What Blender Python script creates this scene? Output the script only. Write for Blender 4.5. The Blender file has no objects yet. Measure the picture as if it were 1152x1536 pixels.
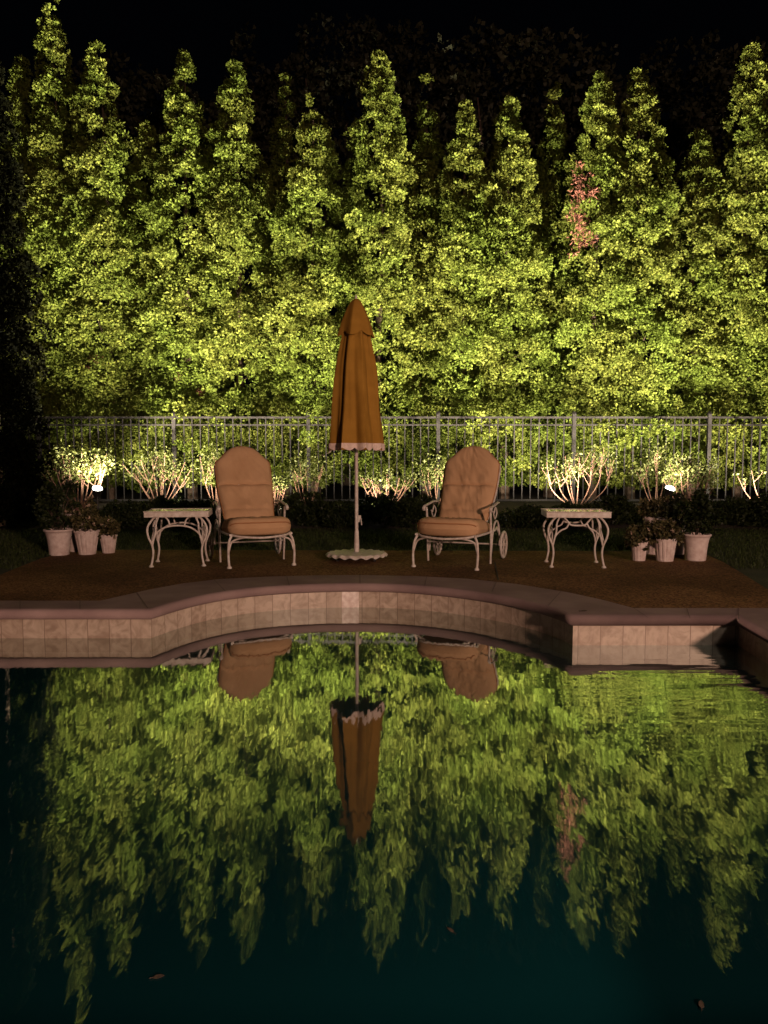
import bpy, math, random
import numpy as np
from mathutils import Vector, Matrix
from mathutils.geometry import tessellate_polygon
R = math.radians; PI = math.pi
random.seed(7)
sc = bpy.context.scene
col = sc.collection

# ------------------------------------------------------------ camera
F = 1109.0; CAMZ = 1.25; PITCH = R(4.0)
cam = bpy.data.cameras.new('camera'); camo = bpy.data.objects.new('camera', cam); col.objects.link(camo)
camo.location = (0, 0, CAMZ); camo.rotation_euler = (PI/2 - PITCH, 0, 0)
cam.sensor_fit = 'VERTICAL'; cam.sensor_height = 36; cam.lens = F/1536*36
cam.clip_start = .05; cam.clip_end = 3000
sc.camera = camo
def ray(x, y):
    u, v = x-576, y-768
    return Vector((u, F*math.cos(PITCH) - v*math.sin(PITCH), -F*math.sin(PITCH) - v*math.cos(PITCH)))
def atz(x, y, z=.21):
    r = ray(x, y); t = (z-CAMZ)/r.z
    return Vector((r.x*t, r.y*t, z))
def atd(x, y, d):
    r = ray(x, y); t = d/r.y
    return Vector((r.x*t, d, CAMZ + r.z*t))
DZ = .21                                                     # deck height over the water

# ------------------------------------------------------------ materials
def mat(name, base, rough=.7, var=None, scale=8., bump=0., bscale=40., metal=0., spec=.5, coords='Object', trans=None):
    m = bpy.data.materials.new(name); m.use_nodes = True
    nt = m.node_tree; N = nt.nodes; L = nt.links
    b = N['Principled BSDF']
    b.inputs['Base Color'].default_value = (*base, 1); b.inputs['Roughness'].default_value = rough
    b.inputs['Metallic'].default_value = metal; b.inputs['Specular IOR Level'].default_value = spec
    tc = N.new('ShaderNodeTexCoord')
    if var:
        n = N.new('ShaderNodeTexNoise'); n.inputs['Scale'].default_value = scale; n.inputs['Detail'].default_value = 6
        r = N.new('ShaderNodeValToRGB'); e = r.color_ramp.elements
        e[0].position = .35; e[1].position = .68
        e[0].color = (*base, 1); e[1].color = (*var, 1)
        L.new(tc.outputs[coords], n.inputs['Vector']); L.new(n.outputs['Fac'], r.inputs['Fac']); L.new(r.outputs['Color'], b.inputs['Base Color'])
    if bump:
        n = N.new('ShaderNodeTexNoise'); n.inputs['Scale'].default_value = bscale; n.inputs['Detail'].default_value = 5
        bp = N.new('ShaderNodeBump'); bp.inputs['Strength'].default_value = bump; bp.inputs['Distance'].default_value = .01
        L.new(tc.outputs[coords], n.inputs['Vector']); L.new(n.outputs['Fac'], bp.inputs['Height']); L.new(bp.outputs['Normal'], b.inputs['Normal'])
    return m
def leafmat(name, a, b_, translu=.3, rough=.6, spec=.3, big=None):
    """leaves: per-leaf tint from the 'tint' attribute, slow colour drift over the plant, part translucent"""
    m = bpy.data.materials.new(name); m.use_nodes = True
    nt = m.node_tree; N = nt.nodes; L = nt.links
    p = N['Principled BSDF']; out = N['Material Output']
    p.inputs['Roughness'].default_value = rough; p.inputs['Specular IOR Level'].default_value = spec
    at = N.new('ShaderNodeAttribute'); at.attribute_name = 'tint'
    mx = N.new('ShaderNodeMix'); mx.data_type = 'RGBA'
    mx.inputs['A'].default_value = (*a, 1); mx.inputs['B'].default_value = (*b_, 1)
    L.new(at.outputs['Fac'], mx.inputs['Factor'])
    src = mx.outputs['Result']
    if big:
        g = N.new('ShaderNodeNewGeometry'); n = N.new('ShaderNodeTexNoise'); n.inputs['Scale'].default_value = .9; n.inputs['Detail'].default_value = 3
        rp = N.new('ShaderNodeValToRGB'); rp.color_ramp.elements[0].position = .42; rp.color_ramp.elements[1].position = .62
        m2 = N.new('ShaderNodeMix'); m2.data_type = 'RGBA'; m2.inputs['B'].default_value = (*big, 1)
        mm = N.new('ShaderNodeMath'); mm.operation = 'MULTIPLY'; mm.inputs[1].default_value = .75
        L.new(g.outputs['Position'], n.inputs['Vector']); L.new(n.outputs['Fac'], rp.inputs['Fac']); L.new(rp.outputs['Color'], mm.inputs[0])
        L.new(mm.outputs[0], m2.inputs['Factor']); L.new(src, m2.inputs['A']); src = m2.outputs['Result']
    L.new(src, p.inputs['Base Color'])
    t = N.new('ShaderNodeBsdfTranslucent'); ms = N.new('ShaderNodeMixShader'); ms.inputs[0].default_value = translu
    L.new(src, t.inputs['Color']); L.new(p.outputs[0], ms.inputs[1]); L.new(t.outputs[0], ms.inputs[2]); L.new(ms.outputs[0], out.inputs['Surface'])
    return m
M = {}
M['thuja'] = leafmat('thuja_leaf', (.085, .112, .018), (.165, .185, .034), .42, .75, .15, big=(.09, .135, .018))
M['dead'] = leafmat('dead_leaf', (.085, .034, .026), (.18, .075, .058), .2, .9, .05)
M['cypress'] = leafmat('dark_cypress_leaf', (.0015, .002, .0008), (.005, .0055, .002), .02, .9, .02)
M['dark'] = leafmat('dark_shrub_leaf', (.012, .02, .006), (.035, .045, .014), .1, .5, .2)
M['bgleaf'] = leafmat('far_leaf', (.03, .035, .02), (.06, .06, .03), .2)
M['pale'] = leafmat('pale_shrub_leaf', (.05, .062, .014), (.12, .135, .04), .3)
M['potleaf'] = leafmat('pot_plant_leaf', (.05, .05, .018), (.16, .13, .055), .2)
M['flower'] = leafmat('pot_flower', (.45, .30, .22), (.65, .5, .36), .2)
M['grass'] = leafmat('grass_blade', (.018, .028, .006), (.05, .065, .015), .2)
M['bark'] = mat('bark', (.05, .03, .02), .9, (.11, .075, .055), 14, .6, 50)
M['stem'] = mat('pink_stem', (.13, .06, .045), .8, (.20, .115, .075), 20)
M['white_metal'] = mat('white_painted_iron', (.72, .66, .58), .5, (.52, .43, .36), 25, .15, 90)
M['fence'] = mat('grey_painted_aluminium', (.019, .017, .018), .6, (.010, .009, .009), 12, spec=.15)
M['cushion'] = mat('tan_canvas', (.60, .375, .205), .9, (.52, .315, .165), 5, .25, 260, spec=.15)
M['piping'] = mat('tan_piping', (.40, .18, .075), .9, None, spec=.1)
M['canvas'] = mat('ochre_canvas', (.38, .195, .03), .85, (.31, .155, .022), 6, .25, 220, spec=.15)
M['hem'] = mat('pale_hem_tape', (.85, .68, .58), .85, (.66, .5, .42), 30)
M['pot'] = mat('white_clay', (.74, .62, .56), .8, (.56, .43, .38), 16, .3, 60, spec=.2)
M['soil'] = mat('soil', (.03, .02, .012), .95, (.06, .04, .025), 60, .8, 60)
M['black'] = mat('black_metal', (.02, .02, .02), .5, (.035, .03, .03), 30)
M['rubber'] = mat('dark_rubber', (.03, .028, .026), .7)
M['mulch'] = mat('mulch_soil', (.018, .013, .008), .95, (.045, .03, .018), 25, .8, 80)
M['lawn'] = mat('lawn_soil', (.016, .022, .006), .95, (.035, .038, .012), 3, .8, 90)
M['plaster'] = mat('pool_plaster', (.78, .80, .78), .8, (.66, .70, .69), 1.3, .1, 8)
M['cjoint'] = mat('mortar_joint', (.11, .07, .062), .9)
M['joint'] = mat('dark_joint', (.02, .012, .008), .9)

def nodes(name):
    m = bpy.data.materials.new(name); m.use_nodes = True
    return m, m.node_tree.nodes, m.node_tree.links
# exposed aggregate deck
m, N, L = nodes('exposed_aggregate'); b = N['Principled BSDF']; b.inputs['Roughness'].default_value = .9; b.inputs['Specular IOR Level'].default_value = .15
tc = N.new('ShaderNodeTexCoord'); v = N.new('ShaderNodeTexVoronoi'); v.inputs['Scale'].default_value = 70
n = N.new('ShaderNodeTexNoise'); n.inputs['Scale'].default_value = 1.4; n.inputs['Detail'].default_value = 6
r = N.new('ShaderNodeValToRGB'); e = r.color_ramp.elements; e[0].position = .1; e[1].position = .9; e[0].color = (.10, .048, .020, 1); e[1].color = (.28, .145, .06, 1)
sep = N.new('ShaderNodeSeparateColor'); mx = N.new('ShaderNodeMix'); mx.data_type = 'RGBA'; mx.blend_type = 'MULTIPLY'; mx.inputs['Factor'].default_value = .7
r2 = N.new('ShaderNodeValToRGB'); e = r2.color_ramp.elements; e[0].position = .38; e[1].position = .6; e[0].color = (.42, .38, .36, 1); e[1].color = (1, 1, 1, 1)
bp = N.new('ShaderNodeBump'); bp.inputs['Strength'].default_value = .6; bp.inputs['Distance'].default_value = .006
L.new(tc.outputs['Object'], v.inputs['Vector']); L.new(tc.outputs['Object'], n.inputs['Vector']); L.new(v.outputs['Color'], sep.inputs['Color'])
L.new(sep.outputs[0], r.inputs['Fac']); L.new(n.outputs['Fac'], r2.inputs['Fac']); L.new(r.outputs['Color'], mx.inputs['A']); L.new(r2.outputs['Color'], mx.inputs['B'])
L.new(mx.outputs['Result'], b.inputs['Base Color']); L.new(v.outputs['Distance'], bp.inputs['Height']); L.new(bp.outputs['Normal'], b.inputs['Normal'])
M['deck'] = m
M['coping'] = mat('mauve_coping_concrete', (.23, .155, .145), .85, (.32, .225, .205), 3, .3, 110, spec=.25)
# stone tile band: UV.x = metres along the wall, UV.y = height
m, N, L = nodes('stone_tile'); b = N['Principled BSDF']; b.inputs['Roughness'].default_value = .45
uv = N.new('ShaderNodeUVMap'); uv.uv_map = 'UVMap'; sx = N.new('ShaderNodeSeparateXYZ')
d1 = N.new('ShaderNodeMath'); d1.operation = 'DIVIDE'; d1.inputs[1].default_value = .152
fr = N.new('ShaderNodeMath'); fr.operation = 'FRACT'; fl = N.new('ShaderNodeMath'); fl.operation = 'FLOOR'
wn = N.new('ShaderNodeTexWhiteNoise'); wn.noise_dimensions = '1D'
pp = N.new('ShaderNodeMath'); pp.operation = 'PINGPONG'; pp.inputs[1].default_value = .5
gt = N.new('ShaderNodeMath'); gt.operation = 'GREATER_THAN'; gt.inputs[1].default_value = .018
ns = N.new('ShaderNodeTexNoise'); ns.inputs['Scale'].default_value = 7; ns.inputs['Detail'].default_value = 7; ns.inputs['Distortion'].default_value = 2.5
ns.noise_dimensions = '4D'
rr = N.new('ShaderNodeValToRGB'); e = rr.color_ramp.elements; e[0].position = .36; e[1].position = .6; e[0].color = (.39, .30, .225, 1); e[1].color = (.58, .475, .37, 1)
m1 = N.new('ShaderNodeMix'); m1.data_type = 'RGBA'; m1.inputs['A'].default_value = (.26, .185, .14, 1)
m2 = N.new('ShaderNodeMix'); m2.data_type = 'RGBA'; m2.blend_type = 'MULTIPLY'; m2.inputs['Factor'].default_value = .55
cr = N.new('ShaderNodeValToRGB'); e = cr.color_ramp.elements; e[0].color = (.72, .66, .62, 1); e[1].color = (1, 1, 1, 1)
L.new(uv.outputs[0], sx.inputs[0]); L.new(sx.outputs[0], d1.inputs[0]); L.new(d1.outputs[0], fr.inputs[0]); L.new(d1.outputs[0], fl.inputs[0])
L.new(fl.outputs[0], wn.inputs['W']); L.new(d1.outputs[0], pp.inputs[0])
mw = N.new('ShaderNodeMath'); mw.operation = 'MULTIPLY'; mw.inputs[1].default_value = 20; L.new(wn.outputs['Value'], mw.inputs[0]); L.new(mw.outputs[0], ns.inputs['W'])
L.new(uv.outputs[0], ns.inputs['Vector']); L.new(ns.outputs['Fac'], rr.inputs['Fac'])
L.new(wn.outputs['Value'], cr.inputs['Fac']); L.new(rr.outputs['Color'], m2.inputs['A']); L.new(cr.outputs['Color'], m2.inputs['B'])
dd = N.new('ShaderNodeMath'); dd.operation = 'PINGPONG'; dd.inputs[1].default_value = .5
L.new(d1.outputs[0], dd.inputs[0]); L.new(dd.outputs[0], gt.inputs[0])
L.new(gt.outputs[0], m1.inputs['Factor']); L.new(m2.outputs['Result'], m1.inputs['B']); L.new(m1.outputs['Result'], b.inputs['Base Color'])
M['tile'] = m
M['beam_paint'] = mat('painted_beam_light', (.92, .82, .74), .35, (.66, .52, .45), 22)  # tile colour brightened to stand in for a beam of light
# water
m, N, L = nodes('pool_water'); N.remove(N['Principled BSDF']); out = N['Material Output']
g = N.new('ShaderNodeBsdfGlossy'); g.inputs['Roughness'].default_value = .025; g.inputs['Color'].default_value = (.93, .97, .93, 1)
t = N.new('ShaderNodeBsdfTransparent'); t.inputs['Color'].default_value = (.19, .66, .68, 1)
lw = N.new('ShaderNodeFresnel'); lw.inputs['IOR'].default_value = 1.33
cv = N.new('ShaderNodeValToRGB'); cv.color_ramp.elements[0].color = (0.02,)*3+(1,)
cv.color_ramp.elements[1].color = (.95, .95, .95, 1)
for p_, c_ in ((.025, .07), (.05, .19), (.12, .45), (.25, .68), (.5, .85)):
    el = cv.color_ramp.elements.new(p_); el.color = (c_, c_, c_, 1)
ms = N.new('ShaderNodeMixShader')
geo = N.new('ShaderNodeNewGeometry')
def wave(scale3, detail, ax_, ay_):
    mp = N.new('ShaderNodeMapping'); mp.inputs['Scale'].default_value = scale3
    n_ = N.new('ShaderNodeTexNoise'); n_.inputs['Scale'].default_value = 1; n_.inputs['Detail'].default_value = detail
    L.new(geo.outputs['Position'], mp.inputs[0]); L.new(mp.outputs[0], n_.inputs[0])
    sb = N.new('ShaderNodeVectorMath'); sb.operation = 'SUBTRACT'; sb.inputs[1].default_value = (.5, .5, .5); L.new(n_.outputs['Color'], sb.inputs[0])
    ml = N.new('ShaderNodeVectorMath'); ml.operation = 'MULTIPLY'; ml.inputs[1].default_value = (ax_, ay_, 0); L.new(sb.outputs[0], ml.inputs[0])
    return ml
w1 = wave((58, 9, 1), 4, .010, .036)                              # fine slopes that draw the reflection out into streaks
w2 = wave((1.3, 20, 1), 2, .01, .19)                              # ripple rows by the right hand wall
w3 = wave((1.2, 1.0, 1), 1, .006, .012)                           # slow swell
sxp = N.new('ShaderNodeSeparateXYZ'); mrx = N.new('ShaderNodeMapRange'); mrx.inputs[1].default_value = .7; mrx.inputs[2].default_value = 1.6
mry = N.new('ShaderNodeMapRange'); mry.inputs[1].default_value = 2.7; mry.inputs[2].default_value = 4.2
mul = N.new('ShaderNodeMath'); mul.operation = 'MULTIPLY'
L.new(geo.outputs['Position'], sxp.inputs[0]); L.new(sxp.outputs[0], mrx.inputs[0]); L.new(sxp.outputs[1], mry.inputs[0])
L.new(mrx.outputs[0], mul.inputs[0]); L.new(mry.outputs[0], mul.inputs[1])
sc2 = N.new('ShaderNodeVectorMath'); sc2.operation = 'SCALE'; L.new(w2.outputs[0], sc2.inputs[0]); L.new(mul.outputs[0], sc2.inputs['Scale'])
mrd = N.new('ShaderNodeMapRange'); mrd.inputs[1].default_value = 2.4; mrd.inputs[2].default_value = 5.2; mrd.inputs[3].default_value = 1.15; mrd.inputs[4].default_value = .22
L.new(sxp.outputs[1], mrd.inputs[0])                              # the water under the far wall lies stiller
sc1 = N.new('ShaderNodeVectorMath'); sc1.operation = 'SCALE'; L.new(w1.outputs[0], sc1.inputs[0]); L.new(mrd.outputs[0], sc1.inputs['Scale'])
acc = sc1
for o_ in (sc2, w3):
    ad = N.new('ShaderNodeVectorMath'); ad.operation = 'ADD'; L.new(acc.outputs[0], ad.inputs[0]); L.new(o_.outputs[0], ad.inputs[1]); acc = ad
ad = N.new('ShaderNodeVectorMath'); ad.operation = 'ADD'; ad.inputs[1].default_value = (0, 0, 1); L.new(acc.outputs[0], ad.inputs[0])
nz = N.new('ShaderNodeVectorMath'); nz.operation = 'NORMALIZE'; L.new(ad.outputs[0], nz.inputs[0]); L.new(nz.outputs[0], g.inputs['Normal'])
L.new(lw.outputs[0], cv.inputs[0]); df = N.new('ShaderNodeBsdfDiffuse'); df.inputs['Color'].default_value = (.008, .085, .095, 1)      # light scattered in the water itself
mb = N.new('ShaderNodeMixShader'); mb.inputs[0].default_value = .3; L.new(t.outputs[0], mb.inputs[1]); L.new(df.outputs[0], mb.inputs[2])
L.new(cv.outputs[0], ms.inputs[0]); L.new(mb.outputs[0], ms.inputs[1]); L.new(g.outputs[0], ms.inputs[2]); L.new(ms.outputs[0], out.inputs[0])
M['water'] = m
# table top glass
m, N, L = nodes('frosted_table_glass'); b = N['Principled BSDF']; b.inputs['Base Color'].default_value = (.35, .33, .27, 1); b.inputs['Roughness'].default_value = .12; b.inputs['IOR'].default_value = 1.6
M['glass'] = m
m, N, L = nodes('lit_lens'); b = N['Principled BSDF']; b.inputs['Emission Color'].default_value = (1, .93, .8, 1); b.inputs['Emission Strength'].default_value = 30
M['lens'] = m

# ------------------------------------------------------------ object helpers
def tag(o, label=None, cat=None, group=None, kind=None):
    if label: o['label'] = label
    if cat: o['category'] = cat
    if group: o['group'] = group
    if kind: o['kind'] = kind
    return o
def empty(name, loc, rz=0, label=None, cat=None, group=None):
    o = bpy.data.objects.new(name, None); col.objects.link(o); o.location = loc; o.rotation_euler = (0, 0, rz)
    o.empty_display_size = .1
    return tag(o, label, cat, group)
class MB:
    def __init__(s): s.v = []; s.f = []
    def add(s, vs, fs):
        k = len(s.v); s.v += [tuple(p) for p in vs]; s.f += [tuple(i+k for i in f) for f in fs]; return s
    def box(s, c, d, rz=0):
        cx, cy, cz = c; a, b, h = d[0]/2, d[1]/2, d[2]/2; cs, sn = math.cos(rz), math.sin(rz)
        vs = []
        for z in (-h, h):
            for x, y in ((-a, -b), (a, -b), (a, b), (-a, b)): vs.append((cx+x*cs-y*sn, cy+x*sn+y*cs, cz+z))
        return s.add(vs, [(3, 2, 1, 0), (4, 5, 6, 7), (0, 1, 5, 4), (1, 2, 6, 5), (2, 3, 7, 6), (3, 0, 4, 7)])
    def tube(s, pts, r, n=8, smooth=True, cap=True, flat=1.0):
        pts = [Vector(p) for p in pts]
        if smooth and len(pts) > 2:
            q = []
            P = [2*pts[0]-pts[1]] + pts + [2*pts[-1]-pts[-2]]
            for i in range(1, len(P)-2):
                for k in range(6):
                    t = k/6; a, b, c, d = P[i-1], P[i], P[i+1], P[i+2]
                    q.append(.5*((2*b) + (c-a)*t + (2*a-5*b+4*c-d)*t*t + (3*b-a-3*c+d)*t**3))
            q.append(pts[-1]); 
        else: q = pts
        m = len(q); rs = [r(i/(m-1)) if callable(r) else r for i in range(m)]
        vs = []; up = None
        for i, p in enumerate(q):
            d = (q[min(i+1, m-1)] - q[max(i-1, 0)])
            d = d.normalized() if d.length > 1e-9 else Vector((0, 0, 1))
            if up is None:
                up = d.cross(Vector((0, 0, 1)) if abs(d.z) < .9 else Vector((1, 0, 0))).normalized()
            up = (up - d*up.dot(d))
            up = up.normalized() if up.length > 1e-6 else d.orthogonal().normalized()
            sd = d.cross(up)
            for k in range(n):
                a = 2*PI*k/n; vs.append(p + up*math.cos(a)*rs[i] + sd*math.sin(a)*rs[i]*flat)
        fs = [(i*n+k, i*n+(k+1) % n, (i+1)*n+(k+1) % n, (i+1)*n+k) for i in range(m-1) for k in range(n)]
        if cap: fs += [tuple(range(n-1, -1, -1)), tuple(range((m-1)*n, m*n))]
        return s.add(vs, fs)
    def ball(s, c, r, n=10, m=6, sz=1.0):
        vs = [(c[0], c[1], c[2]-r*sz)]
        for j in range(1, m):
            a = -PI/2 + PI*j/m
            for k in range(n): vs.append((c[0]+r*math.cos(a)*math.cos(2*PI*k/n), c[1]+r*math.cos(a)*math.sin(2*PI*k/n), c[2]+r*sz*math.sin(a)))
        vs.append((c[0], c[1], c[2]+r*sz)); T = len(vs)-1
        fs = [(0, 1+(k+1) % n, 1+k) for k in range(n)]
        for j in range(m-2):
            for k in range(n): a = 1+j*n; fs.append((a+k, a+(k+1) % n, a+n+(k+1) % n, a+n+k))
        a = 1+(m-2)*n; fs += [(a+k, a+(k+1) % n, T) for k in range(n)]
        return s.add(vs, fs)
    def lathe(s, prof, n=32, rad=None, cap0=True, cap1=False, c=(0, 0)):
        """prof: list of (r, z); rad(theta, i, r, z) -> (r, z)"""
        vs = []
        for i, (r_, z_) in enumerate(prof):
            for k in range(n):
                a = 2*PI*k/n; rr, zz = rad(a, i, r_, z_) if rad else (r_, z_)
                vs.append((c[0]+rr*math.cos(a), c[1]+rr*math.sin(a), zz))
        m = len(prof)
        fs = [(i*n+k, i*n+(k+1) % n, (i+1)*n+(k+1) % n, (i+1)*n+k) for i in range(m-1) for k in range(n)]
        if cap0: fs.append(tuple(range(n-1, -1, -1)))
        if cap1: fs.append(tuple(range((m-1)*n, m*n)))
        return s.add(vs, fs)
    def build(s, name, m_, parent=None, smooth=True):
        me = bpy.data.meshes.new(name); me.from_pydata(s.v, [], s.f); me.materials.append(m_); me.update()
        if smooth:
            me.polygons.foreach_set('use_smooth', [True]*len(me.polygons))
            try: me.set_sharp_from_angle(angle=R(40))
            except Exception: pass
        o = bpy.data.objects.new(name, me); col.objects.link(o); o.parent = parent
        return o
def struct(name, o): o['kind'] = 'structure'; return o
def children(o): return [c for c in bpy.data.objects if c.parent is o]
def copy_tree(o, parent=None):
    c = o.copy(); col.objects.link(c); c.parent = parent
    for ch in children(o): copy_tree(ch, c)
    return c

# ------------------------------------------------------------ foliage (numpy)
def unit(a): return a/np.maximum(np.linalg.norm(a, axis=1, keepdims=True), 1e-9)
def leaf_mesh(name, pos, nrm, L_, W_, rng, material, parent=None, spread=.7, tintbase=None):
    """one folded diamond leaf per position"""
    n = len(pos)
    ax = unit(nrm + rng.normal(0, spread, (n, 3)))
    rd = rng.normal(0, 1, (n, 3)); sd = unit(np.cross(ax, rd)); up = np.cross(sd, ax)
    Ls = L_*rng.uniform(.6, 1.3, (n, 1)); Ws = W_*rng.uniform(.7, 1.3, (n, 1)); fold = Ws*rng.uniform(.1, .6, (n, 1))
    v0 = pos - ax*Ls*.25; v1 = pos + ax*Ls*.3 + sd*Ws*.5 + up*fold; v2 = pos + ax*Ls*.75; v3 = pos + ax*Ls*.3 - sd*Ws*.5 + up*fold
    V = np.stack([v0, v1, v2, v3], 1).reshape(-1, 3).astype(np.float32)
    me = bpy.data.meshes.new(name)
    me.vertices.add(4*n); me.vertices.foreach_set('co', V.ravel())
    me.loops.add(4*n); me.loops.foreach_set('vertex_index', np.arange(4*n, dtype=np.int32))
    me.polygons.add(n); me.polygons.foreach_set('loop_start', np.arange(0, 4*n, 4, dtype=np.int32))
    me.update(calc_edges=True)
    at = me.attributes.new('tint', 'FLOAT', 'POINT')
    tv = rng.uniform(0, 1, n) if tintbase is None else np.clip(tintbase + rng.normal(0, .22, n), 0, 1)
    at.data.foreach_set('value', np.repeat(tv, 4).astype(np.float32))
    me.materials.append(material)
    o = bpy.data.objects.new(name, me); col.objects.link(o); o.parent = parent
    return o
def clump_points(lobe_c, lobe_out, lobe_s, rng, nruf=11, nleaf=11, zs=.7, ruf=.38):
    """lobes -> ruffles -> leaves; every array (n,3) / (n,)"""
    n = len(lobe_c)
    d = rng.normal(0, 1, (n, nruf, 3)); d /= np.linalg.norm(d, axis=2, keepdims=True)
    d = d + lobe_out[:, None, :]*.95; d /= np.linalg.norm(d, axis=2, keepdims=True)
    rp = lobe_c[:, None, :] + d*lobe_s[:, None, None]*rng.uniform(.55, 1.1, (n, nruf, 1))*np.array([1, 1, zs])
    rs = lobe_s[:, None]*ruf*rng.uniform(.7, 1.3, (n, nruf))
    tb = np.clip(rng.normal(.5, .28, (n, nruf)), 0, 1)
    e = rng.normal(0, 1, (n, nruf, nleaf, 3)); e /= np.linalg.norm(e, axis=3, keepdims=True)
    e = e + d[:, :, None, :]*.8; e /= np.linalg.norm(e, axis=3, keepdims=True)
    p = rp[:, :, None, :] + e*rs[:, :, None, None]*rng.uniform(.7, 1.08, (n, nruf, nleaf, 1))
    return p.reshape(-1, 3), e.reshape(-1, 3), np.repeat(tb.ravel(), nleaf)

# ------------------------------------------------------------ pool outline
arc_px = [(226, 957.4), (265, 941), (312, 927.7), (364, 919.5), (417, 914.7), (470, 911.8), (521, 910.5), (563, 910.7), (604, 912), (656, 916.5), (708, 923.5), (760, 933), (812, 946), (840, 957), (859, 968)]
arc = [atz(x, y, 0.) for x, y in arc_px]
# smooth + densify
def densify(pts, k=4):
    P = [2*pts[0]-pts[1]] + pts + [2*pts[-1]-pts[-2]]; q = []
    for i in range(1, len(P)-2):
        for j in range(k):
            t = j/k; a, b, c, d = P[i-1], P[i], P[i+1], P[i+2]
            q.append(.5*((2*b) + (c-a)*t + (2*a-5*b+4*c-d)*t*t + (3*b-a-3*c+d)*t**3))
    return q + [pts[-1]]
for _ in range(2):
    arc = [arc[0]] + [(arc[i-1]+2*arc[i]+arc[i+1])/4 for i in range(1, len(arc)-1)] + [arc[-1]]
arc = densify(arc, 3)
yl = arc[0].y; yr = arc[-1].y
xr = atz(1107, 968, 0).x
NEARY = .95
outline = [Vector((-9, NEARY, 0)), Vector((-9, yl, 0))] + arc + [Vector((xr, yr, 0)), Vector((xr-.33, NEARY, 0))]
outline = [Vector((p.x, p.y)) for p in outline]
NO = len(outline)
def norm_at(i):                                                   # outward (away from water) normals, averaged
    a, b, c = outline[i-1], outline[i], outline[(i+1) % NO]
    d1 = (b-a).normalized(); d2 = (c-b).normalized()
    n1 = Vector((-d1.y, d1.x)); n2 = Vector((-d2.y, d2.x)); n = (n1+n2).normalized()
    return n/max(.5, n.dot(n1))
nrmO = [norm_at(i) for i in range(NO)]
slen = [0]
for i in range(NO): slen.append(slen[-1] + (outline[(i+1) % NO]-outline[i]).length)

pool = empty('swimming_pool', (0, 3, 0), 0, 'sunken swimming pool with mauve coping, stone tile band and a curved bay facing the chairs', 'pool')
POOLOFF = Vector((0, -3, 0))
def strip(name, prof, m_, uvs=False):
    """sweep profile [(offset outward, z)] along outline"""
    vs = []; fs = []; uvl = []
    npf = len(prof)
    for i in range(NO+1):
        j = i % NO
        for (o_, z) in prof:
            p = outline[j] + nrmO[j]*o_; vs.append((p.x, p.y-3, z))
    for i in range(NO):
        for k in range(npf-1):
            fs.append((i*npf+k, (i+1)*npf+k, (i+1)*npf+k+1, i*npf+k+1))
            uvl += [(slen[i], prof[k][1]), (slen[i+1], prof[k][1]), (slen[i+1], prof[k+1][1]), (slen[i], prof[k+1][1])]
    me = bpy.data.meshes.new(name); me.from_pydata(vs, [], fs); me.materials.append(m_)
    if uvs:
        l = me.uv_layers.new(name='UVMap'); l.data.foreach_set('uv', [c for t_ in uvl for c in t_])
    o = bpy.data.objects.new(name, me); col.objects.link(o); o.parent = pool
    return o
strip('tile_band', [(0, -.10), (0, .14)], M['tile'], True)
strip('pool_wall', [(.004, -1.35), (.004, -.10)], M['plaster'])
cp = strip('coping_edge', [(.06, .137), (-.012, .137), (-.026, .146), (-.032, .172), (-.026, .197), (-.008, .2085), (.012, DZ)], M['coping'])
cp.data.polygons.foreach_set('use_smooth', [True]*len(cp.data.polygons))
def flat_poly(name, outer, holes, z, m_, parent=None, off=(0, 0)):
    loops = [[Vector((p[0], p[1], 0)) for p in outer]] + [[Vector((p[0], p[1], 0)) for p in h] for h in holes]
    tris = tessellate_polygon(loops); vs = [(p.x-off[0], p.y-off[1], z) for l in loops for p in l]
    me = bpy.data.meshes.new(name); me.from_pydata(vs, [], [tuple(t_) for t_ in tris]); me.update()
    # face up
    if sum(p.normal.z for p in me.polygons) < 0 or any(p.normal.z < 0 for p in me.polygons):
        me.from_pydata  # winding fixed below
        fs = [tuple(p.vertices) if p.normal.z > 0 else tuple(reversed(p.vertices)) for p in me.polygons]
        me = bpy.data.meshes.new(name); me.from_pydata(vs, [], fs)
    me.materials.append(m_); o = bpy.data.objects.new(name, me); col.objects.link(o); o.parent = parent
    return o
flat_poly('pool_floor', [outline[i] + nrmO[i]*.006 for i in range(NO)], [], -1.35, M['plaster'], pool, (0, 3))
# coping top: inner edge = outline pushed out .012, outer edge from the photo's far edge
outer_px = [(150, 901), (190, 892), (225, 884), (275, 875), (330, 868.5), (400, 865), (470, 863), (540, 862.5), (620, 864), (700, 868), (775, 876), (850, 888), (905, 900), (950, 912)]
co = [atz(x, y) for x, y in outer_px]; co = [Vector((p.x, p.y)) for p in co]
co[-1].y = atz(950, 912).y
outer = [Vector((-9.4, NEARY-.38)), Vector((-9.4, co[0].y))] + co + [Vector((xr+.42, co[-1].y)), Vector((xr+.42-.36, NEARY-.38))]
inner = [outline[i] + nrmO[i]*.012 for i in range(NO)]
flat_poly('coping_top', outer, [inner], DZ, M['coping'], pool, (0, 3))
jm = MB()
def seg_on_top(p, q, w=.0022, z=DZ+.003):
    d = (q-p).normalized(); n_ = Vector((-d.y, d.x))*w
    jm.add([(p.x-n_.x, p.y-n_.y-3, z), (q.x-n_.x, q.y-n_.y-3, z), (q.x+n_.x, q.y+n_.y-3, z), (p.x+n_.x, p.y+n_.y-3, z)], [(0, 1, 2, 3)])
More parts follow.
